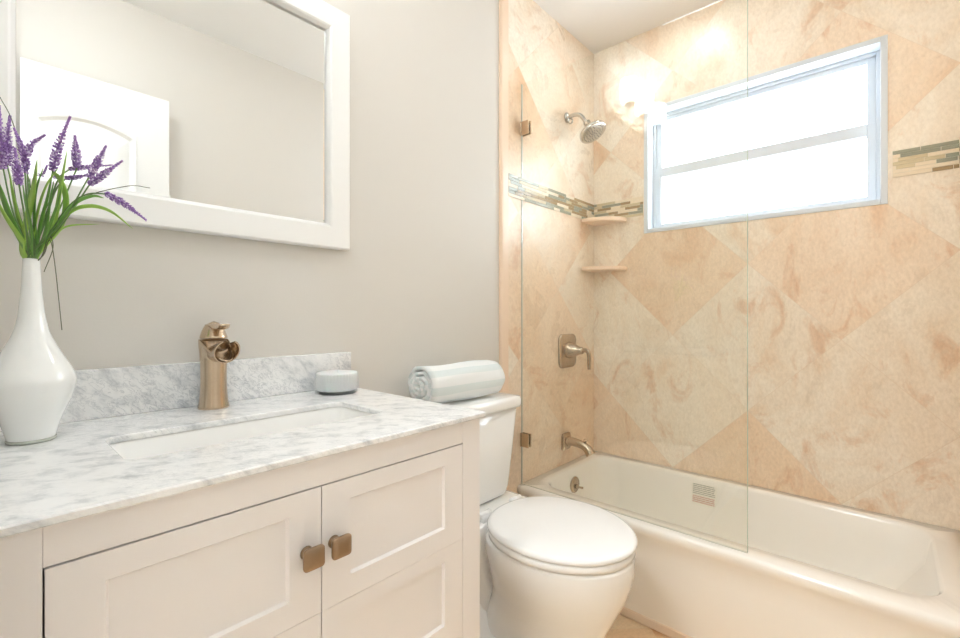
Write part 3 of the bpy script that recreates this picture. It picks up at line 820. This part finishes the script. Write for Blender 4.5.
sprigs = [
 # label, spike (base -> tip), stem mid points, depth, width(m), leaves [(points, width, material)], tendrils
 ('lavender sprig in the vase cut by the left edge of the photo', [(3, 168), (1, 140), (-1, 106)], [(14, 215)], .98, .0050, [([(30, 256), (12, 222), (0, 190), (-12, 165)], .0050, 'leaf_dark'), ([(29, 250), (18, 235), (4, 214), (-8, 190)], .0034, 'leaf')], []),
 ('thick upright lavender sprig, second from the left edge', [(7, 164), (7, 140), (10, 116)], [(18, 210)], 1.01, .0056, [([(29, 256), (20, 225), (13, 195), (9, 170)], .0032, 'leaf')], [([(28, 255), (20, 225), (13, 180)])]),
 ('dark lavender sprig drooping beside the topmost grey tendril', [(27, 166), (21, 146), (14, 128)], [(30, 215)], .99, .0042, [([(31, 256), (26, 228), (28, 200), (30, 178)], .0028, 'leaf_dark')], [([(31, 250), (33, 200), (14, 126), (0, 97)])]),
 ('lavender sprig with its tip bent right at the left bunch', [(25, 172), (26, 155), (33, 143), (45, 135)], [(28, 215)], .95, .0044, [([(22, 250), (28, 215), (33, 190), (37, 160)], .0058, 'leaf'), ([(33, 240), (38, 210), (46, 186), (58, 168)], .0022, 'leaf')], []),
 ('short lavender sprig hanging lowest in the left bunch', [(19, 184), (17, 168), (15, 148)], [(25, 220)], .93, .0045, [([(31, 256), (30, 225), (25, 200), (22, 180)], .0030, 'leaf_dark')], []),
 ('tallest lavender sprig, leaning right above the vase', [(53, 170), (59, 145), (70, 117)], [(44, 215)], 1.0, .0050, [([(40, 250), (54, 222), (60, 190), (67, 150)], .0040, 'leaf'), ([(35, 256), (40, 225), (48, 195), (52, 172)], .0028, 'leaf_dark')], []),
 ('upright lavender sprig right of the tallest one', [(77, 168), (76, 152), (75, 136)], [(58, 212)], 1.04, .0052, [([(42, 248), (61, 224), (66, 200), (60, 180), (51, 170)], .0050, 'leaf')], []),
 ('lavender sprig leaning right, its stem crossing the mirror frame', [(89, 177), (98, 161), (106, 146)], [(62, 222)], .97, .0044, [([(38, 254), (47, 232), (57, 205), (62, 185)], .0026, 'leaf_dark'), ([(40, 248), (56, 226), (74, 204), (92, 196), (104, 198)], .0024, 'leaf_dark'), ([(36, 245), (34, 215), (36, 190), (43, 168)], .0026, 'leaf_dark')], []),
 ('lavender sprig pointing right, just below the leaning one', [(90, 184), (105, 173), (122, 161)], [(64, 222)], 1.0, .0044, [([(44, 246), (68, 214), (88, 206), (110, 211), (133, 229)], .0022, 'leaf')], [([(42, 250), (52, 228), (66, 210), (86, 196), (128, 186), (150, 188)])]),
 ('lavender sprig lying nearly level, the upper of two', [(70, 169), (88, 167), (112, 165)], [(46, 215), (58, 180)], 1.05, .0030, [], [([(35, 256), (41, 222), (55, 190), (66, 178)])]),
 ('lavender sprig lying nearly level, the lower of two', [(66, 178), (78, 177), (92, 174)], [(45, 222), (55, 192)], 1.03, .0030, [([(37, 256), (46, 228), (50, 200), (54, 180)], .0026, 'leaf_dark')], []),
 ('lavender sprig drooping lowest at the far right', [(107, 194), (126, 205), (146, 220)], [(50, 232), (70, 205), (88, 194)], .98, .0040, [([(43, 250), (55, 236), (68, 226), (100, 224)], .0012, 'leaf')], [([(42, 256), (49, 236), (53, 248), (44, 272)]), ([(44, 254), (50, 240), (55, 265), (62, 330)])]),
]
for lab, sp_, mid, dep, wd, leaves, tend in sprigs:
    neck = (NK[0] + rng.uniform(-4, 4), NK[1])
    root = thing('lavender_sprig', lab, 'flower', (vx, vy, CZ + .285), 'lavender sprigs in the white vase')
    kpts = [world_at(neck[0], neck[1] + 6, 1.0), world_at(neck[0], neck[1] - 6, 1.0)] + [world_at(a, b, 1 + (dep - 1) * .5) for a, b in mid] + [world_at(*sp_[0], dep)]
    bm = bmesh.new(); tube(bm, catmull(kpts, 6), lambda t: .0014 - .0004 * t, 6); obj('stem', bm, M['stem'], root, smooth=True)
    bm = bmesh.new(); spike(bm, [world_at(a, b, dep) for a, b in sp_], wd, rng); obj('flower_spike', bm, [M['violet'], M['violet_pale']], root)
    for pts, wl, mm in leaves:
        bm = bmesh.new(); n = len(pts)
        P = [world_at(neck[0] * .7 + NK[0] * .3, 264, 1.0)] + [world_at(a, b, 1 + (dep - 1.02) * (i / n)) for i, (a, b) in enumerate(pts)]
        ribbon(bm, P, wl * 1.45); obj('leaf', bm, M[mm], root, smooth=True)
    for pts in tend:
        bm = bmesh.new(); n = len(pts)
        P = [world_at(neck[0], 263, 1.0)] + [world_at(a, b, 1 + (dep - 1.0) * (i / n)) for i, (a, b) in enumerate(pts)]
        if pts[-1][1] > 262: P = [world_at(36, 262, 1.0)] + P[1:]
        tube(bm, catmull(P, 6), lambda t: .0009 - .0003 * t, 5); obj('tendril', bm, M['tendril'], root, smooth=True)

# ------------------------------------------------------------------ wall mirror
mr = thing('wall_mirror', 'white framed rectangular mirror on the painted wall above the vanity', 'mirror', (.341, 0, 1.264))
MX0, MX1, MZ0_, MZ1_, FW = -.020, .702, 1.264, 1.922, .066
bm = bmesh.new()
def rr(i): return [(MX0 + i, MZ0_ + i), (MX1 - i, MZ0_ + i), (MX1 - i, MZ1_ - i), (MX0 + i, MZ1_ - i)]
loft(bm, [xz(rr(0), -.001), xz(rr(0), -.027), xz(rr(.003), -.030), xz(rr(FW - .010), -.030), xz(rr(FW - .006), -.027), xz(rr(FW), -.018), xz(rr(FW), -.008), xz(rr(FW), -.001)], cap0=False, cap1=False)
obj('mirror_frame', bm, M['frame_white'], mr)
bm = bmesh.new()
loft(bm, [xz(rr(FW - .001), -.008), xz(rr(FW - .001), -.0125), xz(rr(FW + .006), -.0128)], cap0=True, cap1=True)
obj('mirror_glass', bm, M['mirror'], mr)

# ------------------------------------------------------------------ toilet
TC = 1.095
to = thing('toilet', 'white two-piece toilet with closed lid between vanity and tub', 'toilet', (TC, -.4, 0))
def egg(yc, a, b, z, n=40, back=2.6, cx=TC):
    """oval with a squarer back (towards the wall) and a rounder front"""
    pts = []
    for i in range(n):
        t = 2 * pi * i / n; c, s = cos(t), sin(t)
        e = back if s > 0 else 2.0
        rx = abs(c) ** (2 / e) * (1 if c > 0 else -1); ry = abs(s) ** (2 / e) * (1 if s > 0 else -1)
        pts.append((cx + a * rx * (1 - (.04 * (-s) if s < 0 else 0)), yc + b * ry, z))
    return pts
bm = bmesh.new()
loft(bm, [egg(-.375, .118, .262, .0), egg(-.375, .118, .262, .014), egg(-.375, .106, .248, .028), egg(-.38, .098, .225, .08), egg(-.395, .096, .195, .16), egg(-.41, .098, .180, .21), egg(-.428, .108, .177, .25), egg(-.447, .129, .184, .30),
          egg(-.459, .151, .196, .35), egg(-.464, .166, .203, .39), egg(-.463, .172, .208, .42), egg(-.466, .175, .206, .446), egg(-.466, .174, .204, .453), egg(-.466, .166, .196, .456), egg(-.466, .12, .15, .455)])
bw = obj('bowl', bm, M['porcelain'], to, smooth=True)
# trapway bulge on each side of the base, tank shelf
for s in (-1, 1):
    bm = bmesh.new()
    tube(bm, catmull([(TC + s * .060, -.50, .20), (TC + s * .082, -.42, .155), (TC + s * .090, -.33, .10), (TC + s * .086, -.25, .115), (TC + s * .070, -.19, .21), (TC + s * .06, -.16, .30)], 6), lambda t: .040 + .014 * sin(pi * t), 16)
    obj('trapway', bm, M['porcelain'], to, smooth=True)
    bm = bmesh.new(); lathe(bm, [(.017, 0), (.017, .012), (.013, .022), (.006, .027), (.001, .028)], (TC + s * .100, -.275, .013), n=18); obj('bolt_cap', bm, M['porcelain'], to, smooth=True)
bm = bmesh.new()
loft(bm, [[(TC + p[0], -.145 + p[1], z) for p in rrect(0, 0, hx, hy, r, 5)] for hx, hy, r, z in ((.085, .115, .04, .05), (.090, .118, .04, .25), (.12, .122, .04, .34), (.150, .130, .05, .41), (.165, .132, .05, .448), (.163, .130, .05, .462), (.15, .12, .04, .4655))])
obj('tank_shelf', bm, M['porcelain'], to, smooth=True)
def lidring(yc, a, b, z): return egg(yc, a, b, z, n=48, back=2.25)
bm = bmesh.new(); LY = -.468
loft(bm, [lidring(LY, .172, .196, .4585), lidring(LY, .181, .204, .4605), lidring(LY, .182, .205, .474), lidring(LY, .178, .201, .4780)])
obj('seat', bm, M['seat'], to, smooth=True, bevel=0)
bm = bmesh.new()
loft(bm, [lidring(LY, .170, .194, .4800), lidring(LY, .181, .205, .4812), lidring(LY, .1845, .208, .484), lidring(LY, .1845, .208, .490), lidring(LY, .182, .205, .4945), lidring(LY, .172, .196, .497), lidring(LY, .10, .12, .4985), lidring(LY, .01, .014, .499)])
obj('lid', bm, M['seat'], to, smooth=True)
for s in (-1, 1):
    bm = bmesh.new(); tube(bm, [(TC + s * .075 - .022, -.252, .486), (TC + s * .075 + .022, -.252, .486)], .009, 14); add_box(bm, TC + s * .075 - .018, TC + s * .075 + .018, -.264, -.240, .458, .486)
    obj('lid_hinge', bm, M['seat'], to, smooth=True)
# tank: tapers downwards, front slightly bowed
def tank_ring(hx, yb, yf, r, z, bow=.012):
    c = (yb + yf) / 2; h = abs(yb - yf) / 2; out = []
    for p in rrect(-.006, 0, hx, h, r, 6):
        y = c + p[1]
        if p[1] < 0: y -= bow * (1 - (p[0] / hx) ** 2)
        out.append((TC + p[0], y, z))
    return out
bm = bmesh.new()
loft(bm, [tank_ring(.125, -.03, -.165, .03, .466), tank_ring(.140, -.02, -.176, .03, .476), tank_ring(.146, -.018, -.182, .03, .50), tank_ring(.158, -.018, -.192, .032, .62), tank_ring(.174, -.018, -.198, .032, .766)])
obj('tank', bm, M['porcelain'], to, smooth=True)
bm = bmesh.new()
loft(bm, [tank_ring(.168, -.016, -.200, .03, .7665), tank_ring(.186, -.013, -.207, .032, .768), tank_ring(.188, -.012, -.209, .032, .776), tank_ring(.188, -.012, -.209, .032, .792), tank_ring(.184, -.016, -.205, .03, .8015), tank_ring(.163, -.028, -.193, .024, .8045), tank_ring(.10, -.07, -.15, .02, .805)])
obj('tank_lid', bm, M['porcelain'], to, smooth=True)
bm = bmesh.new(); lathe(bm, [(.012, 0), (.012, -.008), (.006, -.012), (.006, -.02)], (TC - .152, -.2005, .715), 'y', n=16); tube(bm, catmull([(TC - .152, -.222, .715), (TC - .135, -.226, .712), (TC - .11, -.226, .706)]), .006, 10)
obj('flush_lever', bm, M['chrome'], to, smooth=True)

# ------------------------------------------------------------------ rolled towel on the tank
bm = bmesh.new(); uvl = bm.loops.layers.uv.new('UVMap')
turns = 3.6; nseg = 150; R1 = .0665; th = .0148; x0t, x1t = .885, 1.195; ycn, zcn = -.110, .8055 + .0640
rng = random.Random(8)
def spiral(t):            # t 0 (outside) .. 1 (inside)
    a = radians(-100) - t * turns * 2 * pi
    r = R1 - (turns * th) * t - .0006 * sin(9 * a)
    r *= 1 + .035 * sin(3 * a + 1.0) * t
    return a, max(r, .003)
cols = 12
def towel_surface(rofs):
    G = []
    for i in range(nseg + 1):
        t = i / nseg; a, r = spiral(t); r = max(r - rofs, .001); row = []
        for j in range(cols + 1):
            u = j / cols; x = x0t + (x1t - x0t) * u
            wob = .0012 * sin(7 * a + 5 * u) + .0018 * sin(2.3 * a + 9 * u)
            pull = (.010 * t) * (1 if j == 0 else 0) - (.010 * t) * (1 if j == cols else 0)
            rr_ = r + wob
            z = zcn + rr_ * sin(a) * .96; z = max(z, .8058 + rofs * .5)
            row.append(bm.verts.new((x + pull + .006 * sin(4 * t + 1) * (1 if j in (0, cols) else 0), ycn + rr_ * cos(a) * 1.04 - .012 * (u - .5), z)))
        G.append(row)
    return G
A = towel_surface(0); B = towel_surface(th * .80)
def q(vs, uvs):
    f = bm.faces.new(vs); f.smooth = True
    for l, uv in zip(f.loops, uvs): l[uvl].uv = uv
for i in range(nseg):
    t0, t1 = i / nseg, (i + 1) / nseg
    for j in range(cols):
        u0, u1 = j / cols, (j + 1) / cols
        q((A[i][j], A[i][j + 1], A[i + 1][j + 1], A[i + 1][j]), ((t0, u0), (t0, u1), (t1, u1), (t1, u0)))
        q((B[i][j], B[i + 1][j], B[i + 1][j + 1], B[i][j + 1]), ((t0, u0), (t1, u0), (t1, u1), (t0, u1)))
    for j in (0, cols):
        q((A[i][j], A[i + 1][j], B[i + 1][j], B[i][j]), ((t0, 0), (t1, 0), (t1, 0), (t0, 0)))
for i, tt in ((0, 0), (nseg, 1)):
    for j in range(cols): q((A[i][j], B[i][j], B[i][j + 1], A[i][j + 1]), ((tt, 0),) * 4)
tw = obj('rolled_towel', bm, M['towel'])
tag(tw, 'white and pale aqua striped towel rolled up on the toilet tank', 'towel')

# ------------------------------------------------------------------ lamps and added fill domes
vlamp = thing('vanity_light', 'three-lamp vanity light with white glass shades above the mirror', 'wall light', (.45, -.01, 2.22))
bm = bmesh.new(); add_box(bm, .20, .70, -.022, -.0005, 2.185, 2.235); obj('back_plate', bm, M['nickel'], vlamp, bevel=.004)
for x in (.25, .45, .65):
    bm = bmesh.new(); tube(bm, catmull([(x, -.02, 2.21), (x, -.05, 2.195), (x, -.082, 2.20), (x, -.092, 2.228)], 6), .007, 12); lathe(bm, [(.010, -.020), (.024, -.012), (.030, 0), (.030, .006)], (x, -.092, 2.242), n=24)
    a_ = obj('lamp_arm', bm, M['nickel'], vlamp, smooth=True)
    bm = bmesh.new(); lathe(bm, [(.030, .004), (.045, .012), (.052, .03), (.052, .11), (.046, .130), (.030, .138), (.001, .139)], (x, -.092, 2.242), n=32)
    obj('glass_shade', bm, M['lamp'], a_, smooth=True)
cl = thing('ceiling_fill_light', 'unseen white fill dome added on the ceiling near the doorway', 'ceiling light', (.135, -.72, ZC))  # out of view, added to brighten the bathroom evenly
bm = bmesh.new(); lathe(bm, [(.135, 0), (.135, -.018), (.127, -.024), (.120, -.024)], (.135, -.72, ZC), n=40); obj('fill_base', bm, M['frame_white'], cl, smooth=True)
bm = bmesh.new(); lathe(bm, [(.124, -.022), (.118, -.045), (.095, -.068), (.06, -.080), (.001, -.084)], (.135, -.72, ZC), n=40); obj('fill_dome', bm, M['fill_ceiling'], cl, smooth=True)
rl = thing('recessed_light', 'small round recessed lamp in the ceiling over the tub', 'ceiling light', (1.87, -.47, ZC))
bm = bmesh.new(); lathe(bm, [(.092, -.0005), (.092, -.005), (.080, -.006), (.076, -.004)], (1.87, -.50, ZC), n=36, cap0=True, cap1=False); obj('lamp_ring', bm, M['frame_white'], rl, smooth=True)
bm = bmesh.new(); lathe(bm, [(.076, -.001), (.075, -.006), (.04, -.007), (.001, -.007)], (1.87, -.50, ZC), n=36); obj('lamp_lens', bm, M['lamp_shower'], rl, smooth=True)
hl = thing('hall_fill_light', 'unseen white fill dome added on the hall ceiling behind the doorway', 'ceiling light', (XB - .65, -.75, ZC))  # unseen, added for frontal fill through the doorway
bm = bmesh.new(); lathe(bm, [(.20, 0), (.20, -.03), (.17, -.06), (.08, -.078), (.001, -.08)], (XB - .65, -.75, ZC), n=40); obj('fill_dome', bm, M['fill_hall'], hl, smooth=True)
